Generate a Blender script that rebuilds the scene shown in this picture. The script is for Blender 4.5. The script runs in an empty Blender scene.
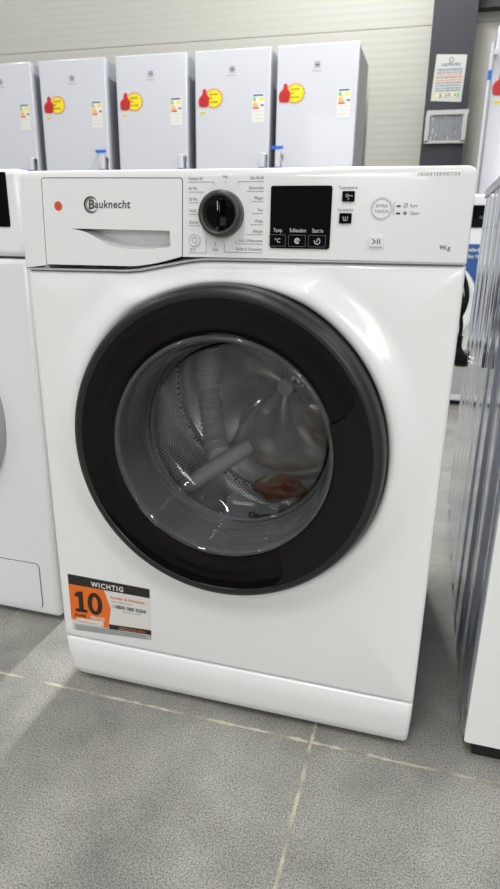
import bpy, bmesh, math, random
from mathutils import Vector, Matrix
from mathutils.geometry import tessellate_polygon
random.seed(7)
C = bpy.context.scene.collection
sc = bpy.context.scene
PI = math.pi

# ------------------------------------------------------------------ camera
cam_d = bpy.data.cameras.new('camera'); cam = bpy.data.objects.new('camera', cam_d); C.objects.link(cam)
sc.camera = cam
CAM = (0.25758, -0.81422, 0.76759); YAW, PITCH, ROLL = 0.270209, -0.322474, 0.016449
fwd = Vector((-math.sin(YAW)*math.cos(PITCH), math.cos(YAW)*math.cos(PITCH), math.sin(PITCH)))
rt = Vector((math.cos(YAW), math.sin(YAW), 0)); up = rt.cross(fwd)
r2 = math.cos(ROLL)*rt + math.sin(ROLL)*up; u2 = -math.sin(ROLL)*rt + math.cos(ROLL)*up
cam.matrix_world = Matrix(((r2.x, u2.x, -fwd.x, CAM[0]), (r2.y, u2.y, -fwd.y, CAM[1]), (r2.z, u2.z, -fwd.z, CAM[2]), (0, 0, 0, 1)))
cam_d.sensor_fit = 'VERTICAL'; cam_d.sensor_height = 24.0; cam_d.lens = 620.0/889.0*24.0
cam_d.clip_start = 0.02; cam_d.clip_end = 100
cam_d.dof.use_dof = True; cam_d.dof.focus_distance = 0.93; cam_d.dof.aperture_fstop = 5.5

# ------------------------------------------------------------------ world, lights, exposure
w = bpy.data.worlds.new('world'); sc.world = w; w.use_nodes = True
bg = w.node_tree.nodes['Background']; bg.inputs[0].default_value = (0.93, 0.97, 1.0, 1); bg.inputs[1].default_value = 0.40
def area(name, loc, size, energy, rot=(0, 0, 0), col=(1.0, 0.99, 0.97)):
    l = bpy.data.lights.new(name, 'AREA'); l.shape = 'RECTANGLE'; l.size, l.size_y = size; l.energy = energy; l.color = col
    o = bpy.data.objects.new(name, l); C.objects.link(o); o.location = loc; o.rotation_euler = rot
    return o
# rows of LED strips hanging over the aisles, running front to back
for x, e in ((-0.34, 1.0), (3.6, 0.9), (-4.2, 0.9)):
    for y, k in ((-5.5, .8), (-2.2, 1.0), (1.3, 1.0), (4.0, .8)):
        if x < -4 and y < -5: continue
        if y > 3: 
            area('led_strip', (x, 3.1, 4.3), (0.10, 1.4), (170 if x > -1 and x < 1 else 45)*e*k)
        else:
            area('led_strip', (x, y, 4.3), (0.12, 2.6), 84*e*k)
# daylight through the hall window behind the photographer, then an added front fill
area('window_and_fill_light', (-2.1, -6.85, 2.9), (1.4, 1.1), 20, (PI/2, 0, 0), (0.95, 0.98, 1.0))
area('window_and_fill_light', (2.6, -6.85, 2.3), (2.6, 1.3), 105, (PI/2, 0, 0), (0.97, 0.99, 1.0))  # added fill lamp to brighten the machine front, no known window here
sc.view_settings.view_transform = 'Standard'; sc.view_settings.look = 'None'
sc.view_settings.exposure = -0.02; sc.view_settings.gamma = 1.0; sc.view_settings.use_curve_mapping = False

# ------------------------------------------------------------------ materials
def mat(name, col, rough=0.4, metal=0.0, coat=0.0, spec=0.5, bump=0.0, bscale=200.0, var=0.0):
    m = bpy.data.materials.new(name); m.use_nodes = True; nt = m.node_tree; b = nt.nodes['Principled BSDF']
    b.inputs['Base Color'].default_value = (*col, 1); b.inputs['Roughness'].default_value = rough
    b.inputs['Metallic'].default_value = metal; b.inputs['Coat Weight'].default_value = coat
    b.inputs['Coat Roughness'].default_value = 0.04; b.inputs['Specular IOR Level'].default_value = spec
    if bump or var:
        tc = nt.nodes.new('ShaderNodeTexCoord'); n = nt.nodes.new('ShaderNodeTexNoise')
        n.inputs['Scale'].default_value = bscale; n.inputs['Detail'].default_value = 3
        nt.links.new(tc.outputs['Object'], n.inputs['Vector'])
        if bump:
            bp = nt.nodes.new('ShaderNodeBump'); bp.inputs['Strength'].default_value = bump; bp.inputs['Distance'].default_value = 0.001
            nt.links.new(n.outputs['Fac'], bp.inputs['Height']); nt.links.new(bp.outputs[0], b.inputs['Normal'])
        if var:
            mx = nt.nodes.new('ShaderNodeMix'); mx.data_type = 'RGBA'
            mx.inputs['A'].default_value = (*[c*(1-var) for c in col], 1); mx.inputs['B'].default_value = (*[min(1, c*(1+var)) for c in col], 1)
            nt.links.new(n.outputs['Fac'], mx.inputs['Factor']); nt.links.new(mx.outputs['Result'], b.inputs['Base Color'])
    return m
def wall_glass(name):
    m = thin_glass(name, (0.90, 0.91, 0.91), 1.7, 0.06); nt = m.node_tree; o = [n for n in nt.nodes if n.type == 'OUTPUT_MATERIAL'][0]; mx = [n for n in nt.nodes if n.type == 'MIX_SHADER'][0]
    d = nt.nodes.new('ShaderNodeBsdfDiffuse'); d.inputs[0].default_value = (0.55, 0.56, 0.56, 1); m2 = nt.nodes.new('ShaderNodeMixShader'); m2.inputs[0].default_value = 0.085
    nt.links.new(mx.outputs[0], m2.inputs[1]); nt.links.new(d.outputs[0], m2.inputs[2]); nt.links.new(m2.outputs[0], o.inputs[0]); return m
def thin_glass(name, tint=(0.9, 0.92, 0.92), ior=1.5, rough=0.015):
    m = bpy.data.materials.new(name); m.use_nodes = True; nt = m.node_tree; nt.nodes.clear()
    o = nt.nodes.new('ShaderNodeOutputMaterial'); mx = nt.nodes.new('ShaderNodeMixShader'); f = nt.nodes.new('ShaderNodeFresnel')
    t = nt.nodes.new('ShaderNodeBsdfTransparent'); g = nt.nodes.new('ShaderNodeBsdfGlossy')
    f.inputs[0].default_value = ior; t.inputs[0].default_value = (*tint, 1); g.inputs['Roughness'].default_value = rough
    nt.links.new(f.outputs[0], mx.inputs[0]); nt.links.new(t.outputs[0], mx.inputs[1]); nt.links.new(g.outputs[0], mx.inputs[2])
    nt.links.new(mx.outputs[0], o.inputs[0]); return m
WHITE = mat('white_enamel', (0.83, 0.84, 0.832), 0.30, coat=0.35)
PWHITE = mat('white_plastic', (0.81, 0.815, 0.81), 0.24, coat=0.4)
LWHITE = mat('cool_white_enamel', (0.80, 0.815, 0.815), 0.25, coat=0.3)
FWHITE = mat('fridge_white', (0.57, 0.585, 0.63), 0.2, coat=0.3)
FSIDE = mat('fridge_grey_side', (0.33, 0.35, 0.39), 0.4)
BLACKG = mat('black_gloss', (0.0022, 0.002, 0.0018), 0.05, spec=0.22)
DISPLAY = mat('display_glass', (0.0025, 0.003, 0.004), 0.03, spec=0.3)
SATIN = mat('dark_satin', (0.015, 0.015, 0.0135), 0.36, spec=0.4)
HANDLEM = mat('handle_black', (0.0045, 0.0045, 0.004), 0.22, spec=0.25)
KNOBM = mat('knob_dark_grey', (0.034, 0.034, 0.032), 0.42)
DARKGAP = mat('dark_seam', (0.05, 0.05, 0.05), 0.8)
SEAM = mat('soft_seam', (0.22, 0.22, 0.21), 0.8)
PRINT = mat('grey_print', (0.16, 0.16, 0.165), 0.5)
PRINTD = mat('dark_print', (0.07, 0.07, 0.075), 0.45)
PRINTW = mat('white_print', (0.62, 0.64, 0.66), 0.5)
REDDOT = mat('orange_red_sticker', (0.62, 0.085, 0.025), 0.5)
ORANGE = mat('orange_label', (0.80, 0.155, 0.012), 0.45)
ORTXT = mat('orange_text', (0.75, 0.16, 0.06), 0.5)
LBLACK = mat('label_black', (0.018, 0.015, 0.012), 0.45)
LWHT = mat('label_white', (0.70, 0.69, 0.65), 0.45)
LGREY = mat('label_grey', (0.42, 0.43, 0.43), 0.5)
RUBBER = mat('grey_rubber', (0.26, 0.26, 0.255), 0.45)
BLACKP = mat('black_rubber', (0.008, 0.008, 0.008), 0.45)
PIN = mat('plug_pin_metal', (0.75, 0.72, 0.66), 0.25, metal=1.0)
YELLOW = mat('price_yellow', (0.80, 0.66, 0.015), 0.5)
RED = mat('price_red', (0.52, 0.012, 0.014), 0.45)
GREEN = mat('energy_green', (0.05, 0.42, 0.08), 0.5)
ORNG2 = mat('energy_orange', (0.85, 0.35, 0.06), 0.5)
BLUE = mat('blue_tape', (0.015, 0.12, 0.62), 0.45)
BLUE2 = mat('blue_sticker', (0.02, 0.085, 0.30), 0.4)
STEELC = mat('column_paint', (0.018, 0.021, 0.027), 0.5, var=0.25, bscale=4)
PAPER = mat('paper', (0.46, 0.47, 0.44), 0.6)
METAL = mat('brushed_metal', (0.55, 0.55, 0.56), 0.3, metal=0.9)
TOPGREY = mat('grey_lid', (0.36, 0.38, 0.41), 0.4)
BAGBROWN = mat('orange_package', (0.30, 0.085, 0.03), 0.35, bump=0.4, bscale=60, var=0.25)
LEAF = mat('leaflet_paper', (0.6, 0.62, 0.65), 0.5)
DRUMBACK = mat('outer_tub', (0.06, 0.06, 0.06), 0.6)
GLASS = thin_glass('door_glass', (0.93, 0.94, 0.94), 1.40)
WGLASS = wall_glass('thick_glass_wall')
FILM = thin_glass('plastic_sleeve', (0.86, 0.87, 0.89), 1.7, 0.12)

def silver_side():
    m = mat('silvery_sheet', (0.52, 0.55, 0.63), 0.09, metal=0.75); nt = m.node_tree; b = nt.nodes['Principled BSDF']
    tc = nt.nodes.new('ShaderNodeTexCoord'); mp = nt.nodes.new('ShaderNodeMapping'); mp.inputs['Scale'].default_value = (1, 5, 0.35)
    n = nt.nodes.new('ShaderNodeTexNoise'); n.inputs['Scale'].default_value = 2.2; n.inputs['Detail'].default_value = 2
    bp = nt.nodes.new('ShaderNodeBump'); bp.inputs['Strength'].default_value = 0.5; bp.inputs['Distance'].default_value = 0.01
    nt.links.new(tc.outputs['Object'], mp.inputs[0]); nt.links.new(mp.outputs[0], n.inputs['Vector'])
    nt.links.new(n.outputs['Fac'], bp.inputs['Height']); nt.links.new(bp.outputs[0], b.inputs['Normal']); return m
SILVER = silver_side()

def drum_mat():
    m = bpy.data.materials.new('perforated_steel'); m.use_nodes = True; nt = m.node_tree; b = nt.nodes['Principled BSDF']; L = nt.links.new
    b.inputs['Metallic'].default_value = 0.45; b.inputs['Roughness'].default_value = 0.35
    N = nt.nodes.new
    uv = N('ShaderNodeUVMap'); vo = N('ShaderNodeTexVoronoi'); vo.inputs['Randomness'].default_value = 0.0; vo.inputs['Scale'].default_value = 1.0
    mp = N('ShaderNodeMapping'); mp.inputs['Rotation'].default_value = (0, 0, PI/4)
    rp = N('ShaderNodeMapRange'); rp.inputs['From Min'].default_value = 0.24; rp.inputs['From Max'].default_value = 0.32
    mx = N('ShaderNodeMix'); mx.data_type = 'RGBA'
    mx.inputs['A'].default_value = (0.012, 0.012, 0.013, 1); mx.inputs['B'].default_value = (0.80, 0.80, 0.80, 1)
    L(uv.outputs[0], mp.inputs[0]); L(mp.outputs[0], vo.inputs['Vector']); L(vo.outputs['Distance'], rp.inputs['Value'])
    L(rp.outputs[0], mx.inputs['Factor']); L(mx.outputs['Result'], b.inputs['Base Color'])
    bp = N('ShaderNodeBump'); bp.inputs['Strength'].default_value = 0.5; bp.inputs['Distance'].default_value = 0.001
    L(rp.outputs[0], bp.inputs['Height']); L(bp.outputs[0], b.inputs['Normal'])
    return m
DRUM = drum_mat()
LIFTER = mat('drum_lifter', (0.74, 0.75, 0.75), 0.3)
PLAIN = mat('brushed_drum_steel', (0.72, 0.72, 0.70), 0.20, metal=0.75, bump=0.15, bscale=40)
HOSE = mat('pale_hose', (0.46, 0.46, 0.44), 0.35)

# ------------------------------------------------------------------ mesh collector
class MB:
    def __init__(s): s.v = []; s.f = []; s.m = []; s.mats = []; s.uv = {}
    def mi(s, m):
        if m not in s.mats: s.mats.append(m)
        return s.mats.index(m)
    def add(s, vs, fs, m):
        o = len(s.v); s.v += [tuple(v) for v in vs]; k = s.mi(m)
        for f in fs: s.f.append([i+o for i in f]); s.m.append(k)
    def box(s, x0, x1, y0, y1, z0, z1, m):
        s.add([(x, y, z) for z in (z0, z1) for y in (y0, y1) for x in (x0, x1)],
              [(0, 1, 3, 2), (4, 6, 7, 5), (0, 4, 5, 1), (2, 3, 7, 6), (0, 2, 6, 4), (1, 5, 7, 3)], m)
    def grid(s, rows, m, cu=False):
        n = len(rows[0]); vs = [p for r in rows for p in r]; fs = []
        for i in range(len(rows)-1):
            for j in range(n if cu else n-1):
                a = i*n+j; b = i*n+(j+1) % n; fs.append((a, b, b+n, a+n))
        s.add(vs, fs, m)
    def lathe(s, prof, cx, cz, m, seg=96, a0=0, a1=2*PI):
        full = abs(a1-a0-2*PI) < 1e-6; k = seg if full else seg+1
        rows = [[(cx+r*math.cos(a0+(a1-a0)*i/seg), y, cz+r*math.sin(a0+(a1-a0)*i/seg)) for i in range(k)] for r, y in prof]
        s.grid(rows, m, full)
    def tube(s, path, rad, m, seg=12, caps=True):
        P = [Vector(p) for p in path]; rows = []; ref = Vector((0.13, 0.9, 0.31)).normalized()
        for i, p in enumerate(P):
            d = (P[min(i+1, len(P)-1)]-P[max(i-1, 0)]).normalized(); a = d.cross(ref).normalized(); b = d.cross(a)
            r = rad[i] if isinstance(rad, (list, tuple)) else rad
            rows.append([p+r*(math.cos(2*PI*k/seg)*a+math.sin(2*PI*k/seg)*b) for k in range(seg)])
        s.grid(rows, m, True)
        if caps:
            s.add(rows[0], [tuple(range(seg))], m); s.add(rows[-1], [tuple(range(seg))], m)
    def plate(s, outer, y0, y1, m, holes=(), back=True):
        loops = [outer]+list(holes); flat = [p for l in loops for p in l]
        tris = tessellate_polygon([[Vector((p[0], p[1], 0)) for p in l] for l in loops])
        s.add([(p[0], y0, p[1]) for p in flat], [tuple(t) for t in tris], m)
        if y1 != y0:
            if back: s.add([(p[0], y1, p[1]) for p in flat], [tuple(t) for t in tris], m)
            for l in loops:
                n = len(l); s.add([(p[0], y0, p[1]) for p in l]+[(p[0], y1, p[1]) for p in l], [(i, (i+1) % n, (i+1) % n+n, i+n) for i in range(n)], m)
    def text(s, t, x, z, cap, m, y, align='LEFT', sx=1.0, bold=0.0, shear=0.0, space=1.0, fit=None):
        cu = bpy.data.curves.new('t', 'FONT'); cu.body = t; cu.size = 1.0; cu.align_x = align; cu.resolution_u = 3
        cu.offset = bold; cu.shear = shear; cu.space_character = space
        o = bpy.data.objects.new('t', cu); C.objects.link(o); dg = bpy.context.evaluated_depsgraph_get()
        me = o.evaluated_get(dg).to_mesh(); k = cap/0.69
        if fit: sx = fit/(k*(max(v.co.x for v in me.vertices)-min(v.co.x for v in me.vertices)))
        s.add([(x+v.co.x*k*sx, y, z+v.co.y*k) for v in me.vertices], [tuple(p.vertices) for p in me.polygons], m)
        o.evaluated_get(dg).to_mesh_clear(); bpy.data.objects.remove(o); bpy.data.curves.remove(cu)
    def line(s, pts, wd, m, y):
        for (x0, z0), (x1, z1) in zip(pts, pts[1:]):
            d = Vector((x1-x0, z1-z0)); n = Vector((-d.y, d.x)).normalized()*wd/2
            s.add([(x0+n.x, y, z0+n.y), (x1+n.x, y, z1+n.y), (x1-n.x, y, z1-n.y), (x0-n.x, y, z0-n.y)], [(0, 1, 2, 3)], m)
    def ring(s, cx, cz, r, wd, m, y, a0=0, a1=2*PI, seg=40):
        s.lathe([(r-wd/2, y), (r+wd/2, y)], cx, cz, m, seg, a0, a1)
    def disc(s, cx, cz, r, m, y, seg=40):
        s.add([(cx+r*math.cos(2*PI*i/seg), y, cz+r*math.sin(2*PI*i/seg)) for i in range(seg)], [tuple(range(seg))], m)
    def build(s, name, parent=None, bevel=0.0, ang=35, bseg=3, fix=True):
        me = bpy.data.meshes.new(name); me.from_pydata(s.v, [], s.f)
        for m in s.mats: me.materials.append(m)
        for p, k in zip(me.polygons, s.m): p.material_index = k
        if fix:
            bm = bmesh.new(); bm.from_mesh(me); bmesh.ops.remove_doubles(bm, verts=bm.verts, dist=1e-5)
            bmesh.ops.recalc_face_normals(bm, faces=bm.faces); bm.to_mesh(me); bm.free()
        for p in me.polygons: p.use_smooth = True
        me.set_sharp_from_angle(angle=math.radians(ang))
        o = bpy.data.objects.new(name, me); C.objects.link(o)
        if parent: o.parent = parent
        if bevel:
            b = o.modifiers.new('bevel', 'BEVEL'); b.width = bevel; b.segments = bseg; b.limit_method = 'ANGLE'; b.angle_limit = math.radians(40); b.harden_normals = False
        return o
def thing(name, label, cat, loc=(0, 0, 0), group=None):
    o = bpy.data.objects.new(name, None); C.objects.link(o); o.location = loc; o['label'] = label; o['category'] = cat; o.empty_display_size = 0.1
    if group: o['group'] = group
    return o
def tag(o, label, cat, group=None):
    o['label'] = label; o['category'] = cat
    if group: o['group'] = group
    return o
def structure(o): o['kind'] = 'structure'; return o
def dup(root, loc, label, cat=None):
    r = root.copy(); C.objects.link(r); r.location = loc; r['label'] = label
    for ch in list(root.children):
        c = ch.copy(); C.objects.link(c); c.parent = r
        for g in ch.children:
            d = g.copy(); C.objects.link(d); d.parent = c
    return r
def rrect(x0, x1, z0, z1, r, n=6):
    P = []
    for cx, cz, a in ((x1-r, z1-r, 0), (x0+r, z1-r, PI/2), (x0+r, z0+r, PI), (x1-r, z0+r, 3*PI/2)):
        P += [(cx+r*math.cos(a+PI/2*i/n), cz+r*math.sin(a+PI/2*i/n)) for i in range(n+1)]
    return P
def round_poly(P, r, n=5):
    out = []; k = len(P); rs = r if isinstance(r, (list, tuple)) else [r]*k
    for i in range(k):
        p = Vector(P[i]); a = Vector(P[i-1])-p; b = Vector(P[(i+1) % k])-p; rr = rs[i]
        if rr <= 0: out.append(tuple(p)); continue
        d = min(rr, a.length*0.45, b.length*0.45); q0 = p+a.normalized()*d; q1 = p+b.normalized()*d
        for j in range(n+1):
            t = j/n; out.append(tuple((1-t)**2*q0+2*t*(1-t)*p+t*t*q1))
    return out
def inset(P, d):
    k = len(P); ar = sum(P[i-1][0]*P[i][1]-P[i][0]*P[i-1][1] for i in range(k)); sg = 1 if ar > 0 else -1; out = []
    for i in range(k):
        a = Vector(P[i])-Vector(P[i-1]); b = Vector(P[(i+1) % k])-Vector(P[i])
        if a.length < 1e-9: a = b
        if b.length < 1e-9: b = a
        na = Vector((-a.y, a.x)).normalized(); nb = Vector((-b.y, b.x)).normalized(); nn = (na+nb)
        nn = nn.normalized() if nn.length > 1e-6 else na
        c = max(0.5, nn.dot(na)); p = Vector(P[i])+nn*(sg*d/c); out.append((p.x, p.y))
    return out

# ------------------------------------------------------------------ setting
TX, TY = 0.148, -0.0215; TSX, TSY = 0.667, 0.669
def floor_mat():
    m = bpy.data.materials.new('grey_stone_tiles'); m.use_nodes = True; nt = m.node_tree; b = nt.nodes['Principled BSDF']; N = nt.nodes.new; L = nt.links.new
    tc = N('ShaderNodeTexCoord'); sp = N('ShaderNodeSeparateXYZ'); L(tc.outputs['Object'], sp.inputs[0])
    wob = N('ShaderNodeTexNoise'); wob.inputs['Scale'].default_value = 60; wob.inputs['Detail'].default_value = 3; L(tc.outputs['Object'], wob.inputs['Vector'])
    def M(op, a, c=None):
        n = N('ShaderNodeMath'); n.operation = op
        for i, v in enumerate((a, c)):
            if v is None: continue
            if isinstance(v, (int, float)): n.inputs[i].default_value = v
            else: L(v, n.inputs[i])
        return n.outputs[0]
    wv = M('MULTIPLY', M('SUBTRACT', wob.outputs['Fac'], 0.5), 0.009)
    def dist(axis, off, size):
        t = M('DIVIDE', M('SUBTRACT', sp.outputs[axis], off), size)
        fr = M('FRACT', M('ADD', t, 0.5)); return M('ADD', M('MULTIPLY', M('ABSOLUTE', M('SUBTRACT', fr, 0.5)), size), wv)
    d = M('MINIMUM', dist(0, TX, TSX), dist(1, TY, TSY))
    g = N('ShaderNodeMapRange'); g.inputs['From Min'].default_value = 0.0019; g.inputs['From Max'].default_value = 0.0030; L(d, g.inputs['Value'])
    # speckle
    v = N('ShaderNodeTexNoise'); v.inputs['Scale'].default_value = 400; v.inputs['Detail'].default_value = 5; v.inputs['Roughness'].default_value = 0.70; L(tc.outputs['Object'], v.inputs['Vector'])
    r = N('ShaderNodeValToRGB'); e = r.color_ramp.elements; e[0].position = 0.38; e[0].color = (0.105, 0.104, 0.097, 1); e[1].position = 0.60; e[1].color = (0.385, 0.378, 0.345, 1)
    k = r.color_ramp.elements.new(0.49); k.color = (0.258, 0.255, 0.232, 1); L(v.outputs['Fac'], r.inputs[0])
    # broad cloudy dirt
    bl = N('ShaderNodeTexNoise'); bl.inputs['Scale'].default_value = 3.6; bl.inputs['Detail'].default_value = 8; bl.inputs['Roughness'].default_value = 0.6; L(tc.outputs['Object'], bl.inputs['Vector'])
    br = N('ShaderNodeMapRange'); br.inputs['From Min'].default_value = 0.34; br.inputs['From Max'].default_value = 0.66; br.inputs['To Min'].default_value = 0.64; br.inputs['To Max'].default_value = 1.32; L(bl.outputs['Fac'], br.inputs['Value'])
    mu = N('ShaderNodeMix'); mu.data_type = 'RGBA'; mu.blend_type = 'MULTIPLY'; mu.inputs['Factor'].default_value = 1
    L(r.outputs[0], mu.inputs['A']); cb = N('ShaderNodeCombineColor')
    for i in range(3): L(br.outputs[0], cb.inputs[i])
    L(cb.outputs[0], mu.inputs['B'])
    # grout, broken up
    gn = N('ShaderNodeTexNoise'); gn.inputs['Scale'].default_value = 22; L(tc.outputs['Object'], gn.inputs['Vector'])
    gr = N('ShaderNodeValToRGB'); e = gr.color_ramp.elements; e[0].position = 0.35; e[0].color = (0.25, 0.23, 0.18, 1); e[1].position = 0.6; e[1].color = (0.56, 0.51, 0.39, 1); L(gn.outputs['Fac'], gr.inputs[0])
    mx = N('ShaderNodeMix'); mx.data_type = 'RGBA'; L(g.outputs[0], mx.inputs['Factor']); L(gr.outputs[0], mx.inputs['A']); L(mu.outputs['Result'], mx.inputs['B'])
    L(mx.outputs['Result'], b.inputs['Base Color']); b.inputs['Roughness'].default_value = 0.42
    bp = N('ShaderNodeBump'); bp.inputs['Strength'].default_value = 0.35; bp.inputs['Distance'].default_value = 0.0015
    hh = M('ADD', M('MULTIPLY', v.outputs['Fac'], 0.5), M('MULTIPLY', g.outputs[0], 0.6)); L(hh, bp.inputs['Height']); L(bp.outputs[0], b.inputs['Normal'])
    return m
f = MB(); f.box(-7, 5, -7, 5.0, -0.1, 0, floor_mat()); structure(f.build('floor'))
def wall_mat():
    m = mat('cream_wall_panel', (0.44, 0.435, 0.39), 0.5); nt = m.node_tree; b = nt.nodes['Principled BSDF']; N = nt.nodes.new; L = nt.links.new
    tc = N('ShaderNodeTexCoord'); wv = N('ShaderNodeTexWave'); wv.bands_direction = 'Z'; wv.inputs['Scale'].default_value = 6.0; wv.inputs['Distortion'].default_value = 0
    L(tc.outputs['Object'], wv.inputs['Vector']); bp = N('ShaderNodeBump'); bp.inputs['Strength'].default_value = 0.16; bp.inputs['Distance'].default_value = 0.003
    L(wv.outputs['Fac'], bp.inputs['Height']); L(bp.outputs[0], b.inputs['Normal']); return m
WALLM = wall_mat()
wb = MB()
for z0, z1 in ((0, 1.157), (1.16, 2.307), (2.310, 3.46), (3.463, 5.6)):
    wb.box(-7, 5, 4.8, 4.9, z0, z1, WALLM)
wb.box(-7, 5, 4.806, 5.0, 0, 5.6, SEAM)
structure(wb.build('wall_back', bevel=0.002, bseg=2))
HALL = mat('hall_wall_grey', (0.14, 0.14, 0.135), 0.6, var=0.15, bscale=1.0)
f = MB(); f.box(-7, 5, -7.1, -7, 0, 5.6, HALL); structure(f.build('wall_front'))
CEIL = mat('ceiling_sheet', (0.42, 0.42, 0.41), 0.5, var=0.1, bscale=2)
f = MB(); f.box(-7, 5, -7.1, 5, 5.6, 5.7, CEIL)
for k in range(5): f.box(-7, 5, -6+k*2.5, -5.8+k*2.5, 5.2, 5.6, STEELC)
structure(f.build('ceiling'))

# ------------------------------------------------------------------ steel column and beam behind
c = MB(); X0, X1 = 0.086, 0.392
c.box(X0, X1, 4.55, 4.57, 0, 5.19, STEELC); c.box(X0, X1, 4.775, 4.795, 0, 5.19, STEELC); c.box(0.230, 0.246, 4.57, 4.775, 0, 5.19, STEELC)
for zz in (1.2, 3.0): c.box(X0+.01, X1-.01, 4.57, 4.775, zz, zz+.015, STEELC)
tag(c.build('steel_column', bevel=0.002), 'dark grey steel column against the cream wall, carrying two sheets', 'column')
c = MB(); c.box(0.40, 4.9, 4.69, 4.795, 2.37, 2.385, STEELC); c.box(0.40, 4.9, 4.735, 4.75, 2.385, 2.60, STEELC); c.box(0.40, 4.9, 4.69, 4.795, 2.60, 2.615, STEELC)
tag(c.build('steel_beam'), 'dark horizontal steel beam on the wall at top right corner', 'beam')
# printed notice
n = MB(); y = 4.547
n.add([(0.125, y, 1.752), (0.343, y, 1.738), (0.352, y, 2.043), (0.138, y, 2.055)], [(0, 1, 2, 3)], PAPER)
n.ring(0.246, 2.015, 0.014, 0.006, PRINT, y-.001)
def lines(mb, x0, x1, zs, h, m, y, gaps=True):
    for z in zs:
        x = x0
        while x < x1-0.003:
            L_ = min(random.uniform(0.6, 2.6)*h*3, x1-x); mb.box(x, x+L_, y, y+0.0002, z, z+h, m); x += L_+h*0.9
lines(n, 0.18, 0.31, (1.988, 1.978), 0.005, BLUE2, y-.001); lines(n, 0.155, 0.33, (1.955, 1.945), 0.004, BLUE2, y-.001)
lines(n, 0.150, 0.33, (1.93, 1.90, 1.865, 1.83), 0.006, PRINT, y-.001); lines(n, 0.150, 0.33, (1.915, 1.882), 0.006, ORTXT, y-.001)
lines(n, 0.148, 0.33, (1.848, 1.815), 0.005, BLUE2, y-.001)
for i in range(9): n.box(0.145+i*0.021, 0.155+i*0.021, y-.001, y-.0008, 1.77+random.random()*.01, 1.79+random.random()*.012, random.choice([GREEN, PRINT, PRINT, YELLOW]))
tag(n.build('notice_sheet'), 'white printed notice with lines of text, taped high on the grey column', 'notice')
# plastic sleeve, crinkled
n = MB(); rows = []; nx, nz = 34, 22
SLV = mat('crinkled_film', (0.20, 0.21, 0.23), 0.18, bump=1.0, bscale=30, coat=0.6)
for j in range(nz+1):
    rows.append([(0.103+0.297*i/nx+0.006*j/nz, 4.543-0.006*abs(math.sin(i*0.9+0.6*math.sin(j*.5)))-0.003*random.random(), 1.462+0.224*j/nz) for i in range(nx+1)])
n.grid(rows, SLV)
n.box(0.107, 0.406, 4.528, 4.530, 1.655, 1.686, LGREY); n.box(0.103, 0.133, 4.528, 4.530, 1.47, 1.655, LGREY); n.box(0.37, 0.40, 4.528, 4.530, 1.47, 1.655, LGREY); n.box(0.105, 0.40, 4.528, 4.530, 1.462, 1.48, LGREY)
sl = n.build('plastic_sleeve', ang=60)
tag(sl, 'crumpled silvery plastic document sleeve on the grey column below the notice', 'document sleeve')

# ------------------------------------------------------------------ fridges
def hand_poly(s=1.0, ox=0, oz=0, wx=1.0):
    P = [(-.028, -.052), (.016, -.056), (.027, -.035), (.030, -.005), (.026, .018), (.012, .026), (.012, .056), (.002, .066), (-.010, .058), (-.012, .026), (-.028, .014), (-.036, -.010), (-.034, -.038)]
    return round_poly([(ox+p[0]*s*wx, oz+p[1]*s) for p in P], 0.008*s, 3)
def burst_poly(r0, r1, n, ox, oz): return [(ox+(r1 if i % 2 else r0)*math.cos(PI*i/n), oz+(r1 if i % 2 else r0)*0.92*math.sin(PI*i/n)) for i in range(2*n)]
def price_sticker(parent, yf, ox, oz, s=1.0):
    m = MB(); m.plate(burst_poly(.074*s, .062*s, 16, ox+.072*s, oz), yf-.0008, yf-.0004, RED)
    m.plate(burst_poly(.068*s, .056*s, 16, ox+.072*s, oz), yf-.0014, yf-.001, YELLOW)
    for k, (dz, wd) in enumerate(((.026, .055), (.002, .03), (-.024, .06))):
        x = ox+.040*s
        for q in range(int(wd/.011)): m.line([(x+q*.013*s, oz+dz*s-.008*s), (x+q*.013*s+.004*s, oz+dz*s+.008*s), (x+q*.013*s+.009*s, oz+dz*s-.005*s)], .0028*s, LBLACK, yf-.0018)
    m.plate(hand_poly(s, ox, oz, 1.3), yf-.0024, yf-.002, RED)
    for q in range(4): m.line([(ox-.030*s, oz-.040*s+q*.013*s), (ox+.018*s, oz-.043*s+q*.013*s)], .002*s, LBLACK, yf-.0028)
    return m.build('price_sticker', parent)
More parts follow.
